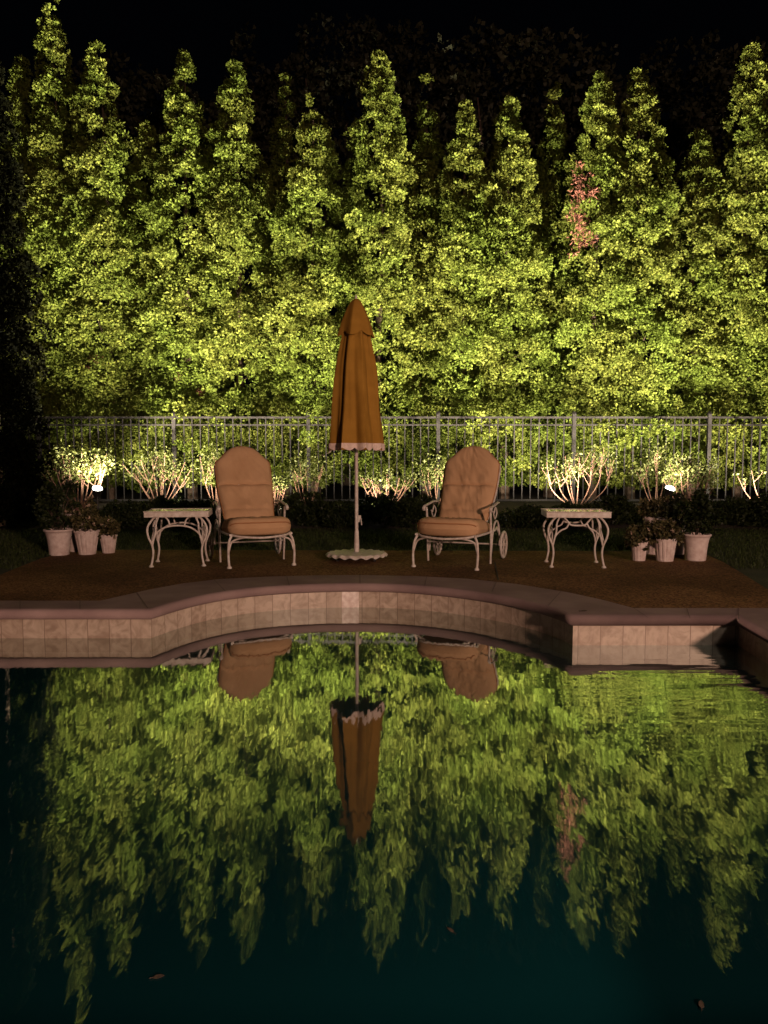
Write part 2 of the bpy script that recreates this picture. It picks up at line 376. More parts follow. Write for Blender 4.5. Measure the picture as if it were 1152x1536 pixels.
for a_, b_ in (((120, 900), (120, 914)), ((950, 912), (972, 927)), ((540, 862.5), (540, 876)), ((320, 869), (338, 887)), ((745, 872.5), (738, 888)), ((1108, 912), (1108, 929)), ((30, 900.5), (30, 914)), ((205, 889), (222, 913)), ((430, 864), (434, 879)), ((640, 865), (637, 879)), ((842, 887), (822, 909)), ((1030, 912.3), (1035, 928))):
    A = atz(*a_); B = atz(*b_); jm = MB(); seg_on_top(Vector((A.x, A.y)), Vector((B.x, B.y)))
    jm.build('coping_joint', M['cjoint'], pool, False)
# pale strip over the band: a narrow beam of light painted as colour
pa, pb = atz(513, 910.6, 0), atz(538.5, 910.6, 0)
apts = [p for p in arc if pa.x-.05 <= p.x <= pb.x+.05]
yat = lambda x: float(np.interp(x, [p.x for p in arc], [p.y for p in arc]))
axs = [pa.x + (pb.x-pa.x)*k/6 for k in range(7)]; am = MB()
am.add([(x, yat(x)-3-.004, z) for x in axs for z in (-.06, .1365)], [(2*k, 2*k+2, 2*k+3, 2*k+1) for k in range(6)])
ao = am.build('painted_beam_strip', M['beam_paint'], pool, False)
tag(ao, 'pale streaked strip in the middle of the bay, a beam of light painted on the tiles')
wo = flat_poly('water', [outline[i] + nrmO[i]*-.001 for i in range(NO)], [], 0., M['water']); struct('water', wo)

# ------------------------------------------------------------ deck, lawn, bed
dk = [(165, 824.5), (100, 828), (60, 838), (0, 862), (-90, 905)]
dkl = [atz(*p) for p in dk]
dkr = [atz(*p) for p in ((1050, 827), (1085, 843), (1115, 861), (1152, 884), (1230, 935))]
deck_outer = [(-9.4, -6), (-9.4, atz(-90, 905).y)] + [(p.x, p.y) for p in reversed(dkl)] + [(p.x, p.y) for p in dkr] + [(dkr[-1].x+1.5, dkr[-1].y-.6), (dkr[-1].x+1.5, -6)]
dko = flat_poly('patio_deck', deck_outer, [outer], DZ-.001, M['deck']); struct('patio', dko)
skirt = MB(); n_ = len(deck_outer)
skirt.add([(x, y, DZ-.001) for x, y in deck_outer] + [(x, y, DZ-.08) for x, y in deck_outer], [(i, (i+1) % n_, n_+(i+1) % n_, n_+i) for i in range(n_)])
so = skirt.build('deck_edge', M['deck'], None, False); struct('deck_edge', so)
jm = MB(); A = atz(742, 843); B = atz(747.5, 870)
jm.add([(A.x-.006, A.y, DZ+.003), (B.x-.006, B.y, DZ+.003), (B.x+.006, B.y, DZ+.003), (A.x+.006, A.y, DZ+.003)], [(0, 1, 2, 3)])
jo = jm.build('expansion_joint', M['joint'], None, False); struct('expansion_joint', jo)
hole = [(x*.97, y-.05 if y > 0 else y+.4) for x, y in deck_outer]
def gz(y): return DZ-.012 if y < 11.0 else DZ-.012 + .30*min(1, (y-11.0)/1.6)
# ground: sheet with hole, rising behind the shrubs
Y0 = 9.0
flat1 = flat_poly('lawn_ground', [(-400, -400), (400, -400), (400, 11.0), (-400, 11.0)], [hole], DZ-.012, M['lawn']); struct('lawn', flat1)
bm_ = MB(); rows = [11.0, 11.6, 12.0, 12.4, 12.8, 14, 20, 60, 400, 1500]
xs = [-400, -60, -20] + [x*.5 for x in range(-20, 21)] + [20, 60, 400]
rg = random.Random(3)
grid = []
for j, y in enumerate(rows):
    for x in xs: grid.append((x, y, gz(y) + (rg.uniform(-.02, .02) if 0 < j < 7 and abs(x) < 15 else 0)))
nx = len(xs)
bm_.add(grid, [(j*nx+i, j*nx+i+1, (j+1)*nx+i+1, (j+1)*nx+i) for j in range(len(rows)-1) for i in range(nx-1)])
bo = bm_.build('planting_bed', M['mulch'], None); struct('bed', bo)
# grass blades
rng = np.random.default_rng(5)
n = 70000
gx = rng.uniform(-6.6, 6.6, n); gy = rng.uniform(7.0, 11.1, n)
def inside(poly, X, Y):
    r_ = np.zeros(len(X), bool); m_ = len(poly)
    for i in range(m_):
        x1, y1 = poly[i]; x2, y2 = poly[(i+1) % m_]
        c = ((y1 > Y) != (y2 > Y)) & (X < (x2-x1)*(Y-y1)/(y2-y1+1e-12)+x1); r_ ^= c
    return r_
ok = ~inside([(x, y) for x, y in deck_outer], gx, gy); ok &= (gy > 8.3) | (np.abs(gx) > 3.2)
gx, gy = gx[ok], gy[ok]; pos = np.stack([gx, gy, np.full(len(gx), DZ)], 1)
nr = np.tile(np.array([[0, 0, 1.]]), (len(gx), 1))
go = leaf_mesh('grass', pos, nr, .05, .007, rng, M['grass'], None, .35); tag(go, 'short dark lawn grass behind the deck', 'grass', kind='stuff')

# ------------------------------------------------------------ hedge trees
def crown(name, parent, h0, h1, Rmax, seed, material, nl=170, skirt=.8, leaf=(.058, .036), power=.72, top_sparse=.0, lean=0., squash=1., rmul=None, nruf=8, nleaf=15):
    rng = np.random.default_rng(seed)
    H = h1-h0
    t = rng.uniform(0, 1, nl*6)
    prof = np.interp(t, [0, .30, .48, .64, .78, .90, 1], [1.15, 1.08, .98, .80, .55, .28, .0]) if power > .6 else np.minimum(1, 1.18*(1-t)**power)
    keep = rng.uniform(0, 1, len(t)) < (prof*.78+.24)*(1-top_sparse*np.clip(t-.55, 0, 1)*1.6)
    t = t[keep][:nl]; prof = prof[keep][:nl]
    th = np.where(rng.uniform(0, 1, len(t)) < .45, rng.uniform(PI*1.03, PI*1.97, len(t)), rng.uniform(0, 2*PI, len(t)))   # fuller towards the garden
    # vertical limbs make the outline lumpy
    lump = 1 + .12*np.sin(t*H*3.1+seed) * np.cos(th*2+seed*1.7) + rng.normal(0, .13, len(t))
    Rr = Rmax*prof*lump
    r_ = Rr*np.sqrt(rng.uniform(.5, 1, len(t)))*(1 + .45*np.clip(1-t/.12, 0, 1)*(np.sin(th) < -.3))
    if rmul: r_ = r_*np.interp(t, [a for a, b in rmul], [b for a, b in rmul])
    z = h0 + H*t
    c = np.stack([np.cos(th)*r_ + lean*t*t*H, np.sin(th)*r_*squash, z], 1)
    out = unit(np.stack([np.cos(th), np.sin(th), np.full(len(t), .35)], 1))
    s = (.085 + .10*prof)*rng.uniform(.6, 1.4, len(t))
    if skirt:                                                     # hanging skirt below the crown
        k = int(nl*skirt*.34)
        th2 = rng.uniform(0, 2*PI, k); r2 = Rmax*rng.uniform(.2, 1., k)*np.where(np.sin(th2) < -.3, rng.uniform(1, 2.25, k), 1)
        c2 = np.stack([np.cos(th2)*r2, np.sin(th2)*r2*squash, h0 - rng.uniform(-.3, 1, k)*.8], 1)
        c = np.concatenate([c, c2]); out = np.concatenate([out, unit(np.stack([np.cos(th2), np.sin(th2), -.2+0*th2], 1))]); s = np.concatenate([s, rng.uniform(.1, .2, k)])
    p, e, tb = clump_points(c, out, s, rng, nruf, nleaf)
    return leaf_mesh(name, p, e, leaf[0], leaf[1], rng, material, parent, .42, tb)
TD = 14.05
GB = .50
# (pixel x, top pixel y, Rmax, depth, name, label, extra)
trees = [
 (30, 92, 0.42, 14.3, 'arborvitae with a dim olive crown beside the black cypress at the left edge', {}),
 (76, -14, 0.50, 14.1, 'tallest arborvitae with a skinny broken top that leaves the picture above', dict(top_sparse=.9, rmul=[(0, 1), (.5, .95), (.62, .55), (1, .9)])),
 (150, 66, 0.64, 14.0, 'arborvitae with a single drooping tip right of the tallest one', dict(lean=-.012)),
 (222, 188, 0.62, 14.4, 'low dim arborvitae top between two taller spires on the left', {}),
 (277, 84, 0.64, 13.95, 'pointed arborvitae spire above the left table', {}),
 (352, 92, 0.62, 14.0, 'pointed arborvitae spire above the left chair', {}),
 (428, 118, 0.56, 14.4, 'thin ragged arborvitae tip left of the broad blunt one', dict(top_sparse=1., rmul=[(0, 1), (.6, .8), (.8, .5), (1, .5)])),
 (470, 143, 0.69, 13.9, 'broad blunt arborvitae left of the closed umbrella', {}),
 (568, 74, 0.67, 14.0, 'tall dense arborvitae spire right above the closed umbrella', {}),
 (641, 122, 0.60, 14.35, 'arborvitae with a loose wisp for a tip right of the umbrella', dict(top_sparse=1., rmul=[(0, 1), (.7, .9), (.85, .45), (1, .45)])),
 (698, 155, 0.61, 13.95, 'short cone topped arborvitae above the right chair', {}),
 (763, 148, 0.61, 14.0, 'short arborvitae just right of the one above the right chair', {}),
 (832, 128, 0.56, 14.7, 'set back shadowy arborvitae with a sparse tip in the gap of the hedge', dict(top_sparse=1., rmul=[(0, 1), (.6, .85), (.8, .4), (1, .4)])),
 (900, 112, 0.59, 13.95, 'arborvitae with a pink brown dead patch down its side', {}),
 (960, 106, 0.64, 13.9, 'full arborvitae spire right of the one with the dead patch', {}),
 (1050, 198, 0.61, 14.05, 'lowest rounded arborvitae top near the right edge', {}),
 (1128, 74, 0.67, 14.0, 'tall arborvitae with tiered tufts at the right edge', {}),
 (1205, 120, 0.67, 14.1, 'arborvitae mostly cut off by the right edge of the picture', {}),
]
tree_objs = {}
for i, (px, py, Rm, dep, lab, ex) in enumerate(trees):
    dep += .25; Rm *= .92 if px % 4 else .98
    top = atd(px, py, dep); b = empty('arborvitae_tree', (top.x, dep, GB), 0, lab, 'tree', 'arborvitae trees in the tall hedge')
    hh = top.z-GB
    crown('crown', b, 1.15, hh, Rm, 100+i*7, M['thuja'], nl=int(500*hh/8), squash=1.12, **ex)
    tr = MB(); rg = random.Random(i)
    tr.tube([(0, 0, -.1), (rg.uniform(-.05, .05), 0, hh*.3), (rg.uniform(-.06, .06), .03, hh*.6), (0, 0, hh*.95)], lambda t: .095*(1-t)+.008, 8)
    for k in range(7):
        a = rg.uniform(0, 2*PI); z = rg.uniform(.7, hh*.5); l_ = rg.uniform(.3, .55)
        tr.tube([(0, 0, z), (math.cos(a)*l_*.5, math.sin(a)*l_*.5, z+.06), (math.cos(a)*l_, math.sin(a)*l_, z+.3)], lambda t: .025*(1-t)+.006, 5)
    tr.build('trunk', M['bark'], b)
    tree_objs[px] = b
# dead patches: parts of their trees
def dead_patch(px, pts, s, seed):
    b = tree_objs[px]; rng = np.random.default_rng(seed)
    c = np.array([[*(atd(x, y, b.location.y-.56*f_) - b.location)] for x, y, f_ in pts])
    out = np.tile(unit(np.array([[0, -1, .1]])), (len(c), 1)); ss = s*rng.uniform(.7, 1.2, len(c))
    p, e, tb = clump_points(c, out, ss, rng, 8, 8, 1.3)
    o = leaf_mesh('dead_foliage', p, e, .085, .014, rng, M['dead'], b, .7, tb)
    o['label'] = 'pink brown dead twigs'
dead_patch(900, [(868, 262, .9), (876, 280, 1), (866, 296, 1), (880, 302, .9), (862, 335, .95), (872, 350, 1), (860, 365, .9), (880, 365, 1), (866, 312, .8), (874, 330, .8)], .16, 1)
dead_patch(150, [(140, 545, 1.1), (146, 540, 1.1)], .11, 2)
dead_patch(277, [(272, 566, 1.15), (300, 590, 1.15)], .09, 3)
dead_patch(641, [(622, 580, 1.1), (616, 586, 1.15)], .12, 4)
dead_patch(832, [(845, 490, 1.2), (838, 486, 1.1)], .09, 6)

# dark cypress, nearer, left edge
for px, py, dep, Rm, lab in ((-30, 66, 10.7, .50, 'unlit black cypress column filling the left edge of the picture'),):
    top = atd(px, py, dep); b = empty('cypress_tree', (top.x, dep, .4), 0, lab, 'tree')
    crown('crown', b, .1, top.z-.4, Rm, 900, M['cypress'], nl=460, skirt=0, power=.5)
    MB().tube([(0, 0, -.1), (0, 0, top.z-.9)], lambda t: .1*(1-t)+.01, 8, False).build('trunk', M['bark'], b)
# far broadleaf trees, almost lost in the night
far_labels = ['big dark broadleaf tree barely showing behind the left spires', 'dark broadleaf crown barely showing above the umbrella',
              'dark broadleaf crown barely showing above the gap in the hedge', 'dark broadleaf crown barely showing behind the right spires']
for i, (px, dep, zc, rr) in enumerate(((190, 20, 8.5, 3.2), (520, 22, 10.5, 3.4), (760, 19, 8.6, 3.0), (1060, 21, 9.2, 3.4))):
    p0 = atd(px, 400, dep); b = empty('broadleaf_tree', (p0.x, dep, .5), 0, far_labels[i], 'tree', 'dark trees behind the hedge')
    rng = np.random.default_rng(50+i); nl = 260
    d = unit(rng.normal(0, 1, (nl, 3))); c = d*rr*rng.uniform(.45, 1, (nl, 1))*np.array([1.15, .8, .85]) + np.array([0, 0, zc-.5])
    p, e, tb = clump_points(c, d, rng.uniform(.3, .6, nl), rng, 8, 8)
    leaf_mesh('crown', p, e, .16, .1, rng, M['bgleaf'], b, .8, tb)
    t = MB().tube([(0, 0, -.1), (.1, 0, zc*.5), (0, .1, zc)], lambda t: .22*(1-t)+.04, 8)
    for k in range(6):
        a = k*1.05; t.tube([(0, 0, zc*.5), (math.cos(a)*1.2, math.sin(a)*1.2, zc*.75), (math.cos(a)*2, math.sin(a)*2, zc+.3)], lambda t: .09*(1-t)+.015, 6)
    t.build('trunk', M['bark'], b)

# ------------------------------------------------------------ fence
FD = 13.0; FB = GB-.02
ft = atd(576, 624.5, FD).z; fb_ = atd(576, 752, FD).z
fence = empty('pool_fence', (0, FD, FB), 0, 'long grey metal picket fence standing between the hedge and the shrubs', 'fence')
H_ = ft-FB
def fx(px): return atd(px, 700, FD).x
posts = [fx(x) for x in (-142, 60, 262, 463, 657, 860, 1062, 1264)]
for k, x in enumerate(posts):
    p = MB().box((x, 0, H_/2+.02), (.062, .062, H_+.04)); p.lathe([(.0, H_+.09), (.02, H_+.085), (.045, H_+.045), (.045, H_+.041)], 8, c=(x, 0), cap0=False)
    p.build('post', M['fence'], fence, False)
for k in range(len(posts)-1):
    x0, x1 = posts[k]+.032, posts[k+1]-.032
    for z, h in ((H_-.02, .034), (H_-.15, .026), (.07, .034)):
        MB().box(((x0+x1)/2, 0, z), (x1-x0, .028, h)).build('rail', M['fence'], fence, False)
    nb = 16
    for j in range(1, nb):
        x = x0+(x1-x0)*j/nb
        if x < fx(20) and k == 0 and j < 6: continue
        if k == 6 and j > 8: continue
        MB().box((x, 0, H_/2+.02), (.018, .018, H_-.09)).build('picket', M['fence'], fence, False)

# ------------------------------------------------------------ dark low shrubs in the bed
shrubs = [(28, 762, 11.45, .42, .36, 'black mounded shrub at the foot of the cypress'),
 (190, 752, 11.4, .40, .44, 'low dark shrub between the left pots and the left table'),
 (242, 741, 11.5, .42, .56, 'rounded dark shrub directly above the left table'),
 (300, 750, 11.35, .38, .46, 'dark shrub between the left table and the left chair'),
 (450, 738, 11.5, .46, .56, 'dark shrub right of the left chair'),
 (505, 748, 11.35, .36, .48, 'dark shrub just left of the umbrella pole'),
 (572, 745, 11.45, .42, .50, 'dark shrub just right of the umbrella pole'),
 (627, 738, 11.4, .42, .56, 'dark shrub left of the right chair'),
 (790, 768, 11.3, .34, .28, 'very low dark shrub between the right chair and right table'),
 (860, 752, 11.4, .44, .46, 'dark shrub behind the right table'),
 (920, 742, 11.5, .46, .56, 'dark shrub between the right table and the right pots'),
 (1092, 742, 11.45, .46, .56, 'dark shrub right of the right pots'),
 (1148, 734, 11.4, .46, .60, 'dark shrub cut by the right edge of the picture')]
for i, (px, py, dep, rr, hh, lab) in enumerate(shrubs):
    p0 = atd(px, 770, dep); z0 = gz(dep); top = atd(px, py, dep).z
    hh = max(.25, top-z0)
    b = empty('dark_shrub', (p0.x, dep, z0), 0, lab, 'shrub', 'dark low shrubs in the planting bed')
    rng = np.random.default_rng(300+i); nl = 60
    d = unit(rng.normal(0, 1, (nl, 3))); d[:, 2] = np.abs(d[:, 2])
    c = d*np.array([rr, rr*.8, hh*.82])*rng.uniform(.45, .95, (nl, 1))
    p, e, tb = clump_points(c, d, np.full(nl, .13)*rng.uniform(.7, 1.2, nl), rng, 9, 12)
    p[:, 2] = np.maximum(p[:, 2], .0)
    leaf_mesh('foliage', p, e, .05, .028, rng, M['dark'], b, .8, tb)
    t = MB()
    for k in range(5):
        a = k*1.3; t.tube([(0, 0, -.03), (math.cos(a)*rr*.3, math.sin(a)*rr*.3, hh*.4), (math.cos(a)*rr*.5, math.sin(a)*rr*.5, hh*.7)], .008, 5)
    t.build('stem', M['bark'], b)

# ------------------------------------------------------------ pale shrubs lit by the spotlights
def branchy(px, dep, zbase, width, height, nst, leafn, seed, label, leaf=(.05, .03), lean=0., forks=2, cat='shrub', rad=.011, clump=.06, curl=.5, group=None):
    p0 = atd(px, 720, dep); rg = random.Random(seed)
    b = empty('pale_shrub', (p0.x, dep, zbase), 0, label, cat, group)
    st = MB(); tips = []
    for k in range(nst):
        a = (k+.5)/nst*2-1 + rg.uniform(-.12, .12); yy = rg.uniform(-.5, .5)*width*.4
        tip = Vector((a*width/2+lean*height, yy, height*(1-.35*abs(a)*rg.uniform(.3, 1))*rg.uniform(.8, 1.05)))
        mid = Vector((tip.x*(.35+curl*.6), yy*.5, tip.z*.42)); base = Vector((rg.uniform(-.03, .03), 0, -.05))
        st.tube([base, mid, tip], lambda t: rad*(1-t*.65), 6); tips.append(tip)
        for f in range(forks):
            s0 = mid.lerp(tip, rg.uniform(.0, .6)); e0 = s0 + Vector((rg.uniform(-.5, .5)*width*.5, rg.uniform(-.15, .15), rg.uniform(.3, .6)*height*.6))
            e0.z = min(e0.z, height*1.02)
            st.tube([s0, s0.lerp(e0, .5)+Vector((0, 0, -.02)), e0], lambda t: rad*.65*(1-t*.6), 5); tips.append(e0)
            tips.append(s0.lerp(e0, .6))
    st.build('stem', M['stem'], b)
    rng = np.random.default_rng(seed)
    c = np.array([[*t] for t in tips]); c = np.repeat(c, leafn, 0); c = c + rng.normal(0, clump, c.shape)*np.array([1, 1, 1.2])
    nr = unit(rng.normal(0, 1, c.shape)+np.array([0, -.2, .6]))
    leaf_mesh('foliage', c, nr, leaf[0], leaf[1], rng, M['pale'], b, .5)
    return b
bz = .44
branchy(118, 11.9, bz, 1.0, .98, 16, 22, 11, 'dense pale pink stemmed shrub glowing behind the left pots', clump=.05)
branchy(240, 12.4, bz, 1.05, .95, 10, 16, 12, 'open pale branching shrub above the left table', clump=.07, curl=.3)
branchy(412, 12.3, bz, .42, .55, 8, 14, 13, 'small bright shrub peeking out right of the left chair', clump=.04)
branchy(578, 12.3, bz, .85, .68, 9, 8, 14, 'bright bare stemmed shrub right of the umbrella pole', clump=.05, rad=.015)
branchy(705, 12.5, bz, .6, .75, 7, 22, 15, 'grey green bushy shrub behind the right chair', clump=.08)
branchy(868, 12.2, bz, 1.15, 1.05, 9, 9, 16, 'vase shaped pink stemmed shrub above the right table', clump=.075, curl=.8, rad=.011, forks=3)
branchy(1038, 11.9, bz, .9, .84, 15, 24, 17, 'dense glowing shrub behind the right pots', clump=.045)
branchy(1152, 12.2, bz, .45, .72, 2, 5, 18, 'lone arching pale branch near the right edge', lean=-.5, clump=.03, forks=1)
branchy(655, 12.6, bz, .6, .8, 6, 20, 19, 'leafy grey green shrub left of the right chair', clump=.09)
branchy(460, 12.6, bz, .7, .8, 6, 18, 20, 'leafy dim shrub against the fence right of the left chair', clump=.1)
branchy(985, 12.6, bz, .6, .95, 6, 24, 21, 'leafy dim shrub against the fence left of the right spotlight', clump=.1)
branchy(325, 12.6, bz, .7, .9, 6, 20, 22, 'leafy dim shrub against the fence behind the left chair', clump=.1)

# ------------------------------------------------------------ garden spotlights (real lamps)
def spotlight(px, py, dep, power, label, aimx=0., size=152, tilt=70):
    big = 1.3 if py < 740 else 1.
    p = atd(px, py, dep); z0 = gz(dep); h = p.z - z0
    o = empty('garden_spotlight', (p.x, dep, z0), 0, label, 'spotlight', 'garden spotlights in the bed')
    MB().tube([(0, 0, -.05), (0, 0, h-.07)], .009, 8, False).build('stake', M['black'], o)
    hd = MB().lathe([(.0, -.13), (.03, -.125), (.045, -.08), (.06, -.01), (.066, .0), (.06, .002), (.056, -.008)], 20, cap0=False).build('housing', M['black'], o)
    ln = MB().lathe([(.056, 0), (.05, .016), (.03, .026), (.0, .03)], 20, cap0=False).build('lens', M['lens'], o)
    hd.location = ln.location = (0, 0, h)
    hd.rotation_euler = ln.rotation_euler = (R(20), R(14), 0); hd.scale = ln.scale = (big, big, big)
    l = bpy.data.lights.new('spot_lamp', 'SPOT'); l.energy = power; l.color = (1, .845, .60); l.spot_size = R(size); l.spot_blend = 1; l.shadow_soft_size = .05
    l.use_nodes = True; ln_ = l.node_tree; em = ln_.nodes['Emission']; fo = ln_.nodes.new('ShaderNodeLightFalloff'); fo.inputs['Strength'].default_value = 1
    ln_.links.new(fo.outputs['Linear'], em.inputs['Strength'])
    g_ = bpy.data.lights.new('lens_glow', 'SPOT'); g_.spot_size = R(150); g_.spot_blend = .5; g_.energy = 120 if py < 740 else (6 if px == 840 else 14); g_.color = (1, .87, .62); g_.shadow_soft_size = .05
    go_ = bpy.data.objects.new('glow', g_); col.objects.link(go_); go_.parent = o; go_.location = (0, .0, h+.08); go_.rotation_euler = Vector((0, .8, .6)).to_track_quat('-Z', 'Y').to_euler()
    lo = bpy.data.objects.new('lamp', l); col.objects.link(lo); lo.parent = o; lo.location = (0, -.02, h+.06)
    d = Vector((aimx, math.cos(R(tilt)), math.sin(R(tilt)))); lo.rotation_euler = d.to_track_quat('-Z', 'Y').to_euler()
    return o
SP = 2.3
for px, py, dep, w, lab, ax in ((146, 733, 11.5, 620, 'glowing garden spotlight behind the left pots', -.05),
    (285, 766, 11.75, 480, 'garden spotlight tucked behind the left table', 0),
    (420, 765, 11.75, 520, 'garden spotlight hidden behind the left chair', 0),
    (560, 766, 11.75, 560, 'garden spotlight hidden behind the umbrella pole', 0),
    (700, 766, 11.75, 520, 'garden spotlight hidden behind the right chair', 0),
    (840, 766, 11.75, 520, 'garden spotlight tucked behind the right table', 0),
    (1005, 733, 11.5, 620, 'glowing garden spotlight behind the right pots', 0),
    (1140, 765, 11.75, 520, 'garden spotlight in the shrubs at the right edge', .1)):
    spotlight(px, py, dep, w*SP, lab, ax)

# ------------------------------------------------------------ umbrella
up = atz(535, 840); ub = empty('patio_umbrella', (up.x, up.y, DZ), 0, 'closed ochre market umbrella with a pale scalloped hem on a white pole', 'umbrella')
k_ = up.y/F*1.0
zc = lambda py: atd(535, py, up.y).z - DZ
hemz = zc(670); tipz = zc(450)
NP = 8; rg = random.Random(2)
ph = [rg.uniform(-.25, .25) for _ in range(NP)]
def pleat(a, amp, sharp=1.0):
    x = (a*NP/(2*PI)); k = int(x) % NP; f = x-int(x)
    return 1 - amp*abs(math.cos(PI*(f+ph[k]*math.sin(PI*f)*.6)))**sharp * (1+.4*ph[k])
cprof = []
pts_y = [(672, 41.5), (668, 41), (655, 40), (640, 38.5), (620, 36), (600, 34), (580, 32), (560, 30), (540, 27.5), (520, 24), (508, 21.5), (500, 21), (492, 18), (478, 14), (465, 9)]
for py, hw in pts_y: cprof.append((hw*k_, zc(py)))
def crad(a, i, r_, z_):
    t = i/len(pts_y); amp = .23*(1-t*.4)
    r2 = r_*(pleat(a, amp, 1.2)) * (1+.035*math.sin(a*17+z_*3+1+.8*math.sin(a*3))*(1-t*.5)) * (1+.035*math.sin(a*5+z_*5)) * (1+.03*math.sin(a*11-z_*7)*t) * 1.05
    zz = z_ + (-.022*abs(math.sin(a*NP/2+.3)) if i == 0 else 0)
    return r2, zz
can = MB().lathe(cprof, 128, crad, cap0=False).build('canopy', M['canvas'], ub)
def hrad(a, i, r_, z_):
    r2, _ = crad(a, 0, r_, z_)
    sc_ = -.03*abs(math.sin(a*NP+.3))
    return r2*1.012 + (.002 if i in (1, 2) else 0), z_ + (sc_ if i in (0, 1) else -.004)
hz = zc(670)
MB().lathe([(41*k_, hz-.012), (41.4*k_, hz-.012), (41.2*k_, hz+.036), (40.8*k_, hz+.036)], 128, hrad, cap0=False).build('hem', M['hem'], can)
capp = [(28, 501), (27, 498), (22, 485), (17, 472), (13, 462), (8.5, 454), (4.5, 449.5), (.5, 448)]
def vrad(a, i, r_, z_):
    am = .26*(1-i/8)
    return r_*(1.04-am*abs(math.cos(a*3+.6+.25*math.sin(a*2)))), z_ + (-.055*abs(math.sin(a*3+.6+.25*math.sin(a*2))) + .02 if i < 2 else 0)
vt = MB().lathe([(h*k_, zc(y)) for h, y in capp], 96, vrad, cap0=False).build('vent', M['canvas'], ub)
vt.data.transform(Matrix.Identity(4))
MB().lathe([(.010, zc(450)), (.012, zc(446.5)), (.009, zc(444)), (.004, zc(442)), (0, zc(441.6))], 12, cap0=False).build('finial', M['white_metal'], ub)
MB().tube([(0, 0, .07), (0, 0, tipz-.03)], .019, 14, False).build('pole', M['white_metal'], ub)
for k in range(NP):
    a = 2*PI*(k+.5)/NP
    MB().tube([(math.cos(a)*.03, math.sin(a)*.03, zc(480)), (math.cos(a)*.17, math.sin(a)*.17, hemz+.05)], .006, 5, False).build('rib', M['white_metal'], ub)
c_ = MB().box((.032, -.01, zc(778)), (.03, .03, .07)); c_.tube([(.05, -.01, zc(778)), (.05, -.06, zc(780)), (.055, -.06, zc(787))], .006, 6, False)
c_.build('crank', M['white_metal'], ub)
cl = MB().lathe([(.026, .07), (.028, .14), (.026, .20), (.021, .30), (.02, .31)], 16, cap0=False).build('base_sleeve', M['white_metal'], ub)
def brad(a, i, r_, z_):
    w = math.cos(a*18)
    if i in (2, 3, 4): return r_*(1+.018*w), z_ + (.010*w if i == 3 else .006*w)
    return r_, z_
bd = MB().lathe([(.03, .088), (.2, .084), (.295, .078), (.32, .05), (.305, .052), (.27, .066), (.03, .066)], 144, brad, cap0=True)
bd.build('base_plate', M['white_metal'], ub)
for sx, sy in ((-1, -1), (1, -1), (1, 1), (-1, 1)):
    w = MB().tube([(sx*.19, sy*.12, .068), (sx*.19, sy*.12, .03)], .009, 8, False); w.tube([(sx*.19-.012, sy*.12, .02), (sx*.19+.012, sy*.12, .02)], .02, 12, False)
    w.build('caster', M['rubber'], ub)

# ------------------------------------------------------------ lounge chairs
def sm(a, b, x): t = min(1, max(0, (x-a)/(b-a))); return t*t*(3-2*t)
def grid_solid(mb, fn, nu, nv):
    """fn(u,v,side)->Vector for side in (+1,-1); closed around the rim"""
    vs = []
    for s in (1, -1):
        for j in range(nv+1):
            for i in range(nu+1): vs.append(fn(i/nu*2-1, j/nv, s))
    K = (nu+1)*(nv+1); fs = []
    for j in range(nv):
        for i in range(nu):
            a = j*(nu+1)+i; fs.append((a, a+1, a+nu+2, a+nu+1)); fs.append((K+a, K+a+nu+1, K+a+nu+2, K+a+1))
    rim = [i for i in range(nu+1)] + [j*(nu+1)+nu for j in range(1, nv+1)] + [nv*(nu+1)+i for i in range(nu-1, -1, -1)] + [j*(nu+1) for j in range(nv-1, 0, -1)]
    for a, b in zip(rim, rim[1:]+rim[:1]): fs.append((a, K+a, K+b, b))
    return mb.add(vs, fs)
def Wback(v):
    w = .262 + .035*sm(0, .55, v)
    if v > .70: w = .297*float(np.interp(v, [.70, .76, .80, .835, .87, .92, .96, .985, 1], [1, 1, .94, .81, .72, .59, .43, .25, .04]))
    elif v < .04: w *= .9+.1*v/.04
    return w
wob = random.Random(4); WB = [(wob.uniform(4, 16), wob.uniform(4, 14), wob.uniform(0, 6), wob.uniform(.0006, .0017)) for _ in range(9)]
def wrinkle(x, y): return sum(a*math.sin(fx_*x+fy_*y+p_) for fx_, fy_, p_, a in WB)
def back_fn(u, v, s):
    w = Wback(v); L_ = .80
    yb = .58 + .45*v + .05*math.sin(PI*v); zb = .40 + .79*v
    tdir = Vector((0, .45, .79)).normalized(); nd = Vector((0, -tdir.z, tdir.y))
    edge = (1-abs(u)**5)*(1-abs(2*v-1)**9)
    T = .062*edge**.55 if edge > 0 else 0
    if s > 0:
        g = .028*math.exp(-((v-.46)/.018)**2) + .012*math.exp(-((v-.14)/.02)**2) + .007*math.exp(-(u*w/.02)**2)*sm(.05, .2, v)
        T = T - g*edge**.3 + wrinkle(u*3, v*6)*edge*1.1 + .011*math.exp(-((v-.40)/.07)**2)*math.cos(u*PI*3)*edge + .009*math.exp(-((v-.54)/.07)**2)*math.cos(u*PI*3+.4)*edge + .010*math.exp(-((v-.18)/.05)**2)*math.cos(u*PI*2.4+1)*edge
        T += .012*math.exp(-((u*w)**2+((v-.3)*.8)**2)/.02)*edge*-1
    else: T = -T*.45
    return Vector((u*w, yb, zb)) + nd*T
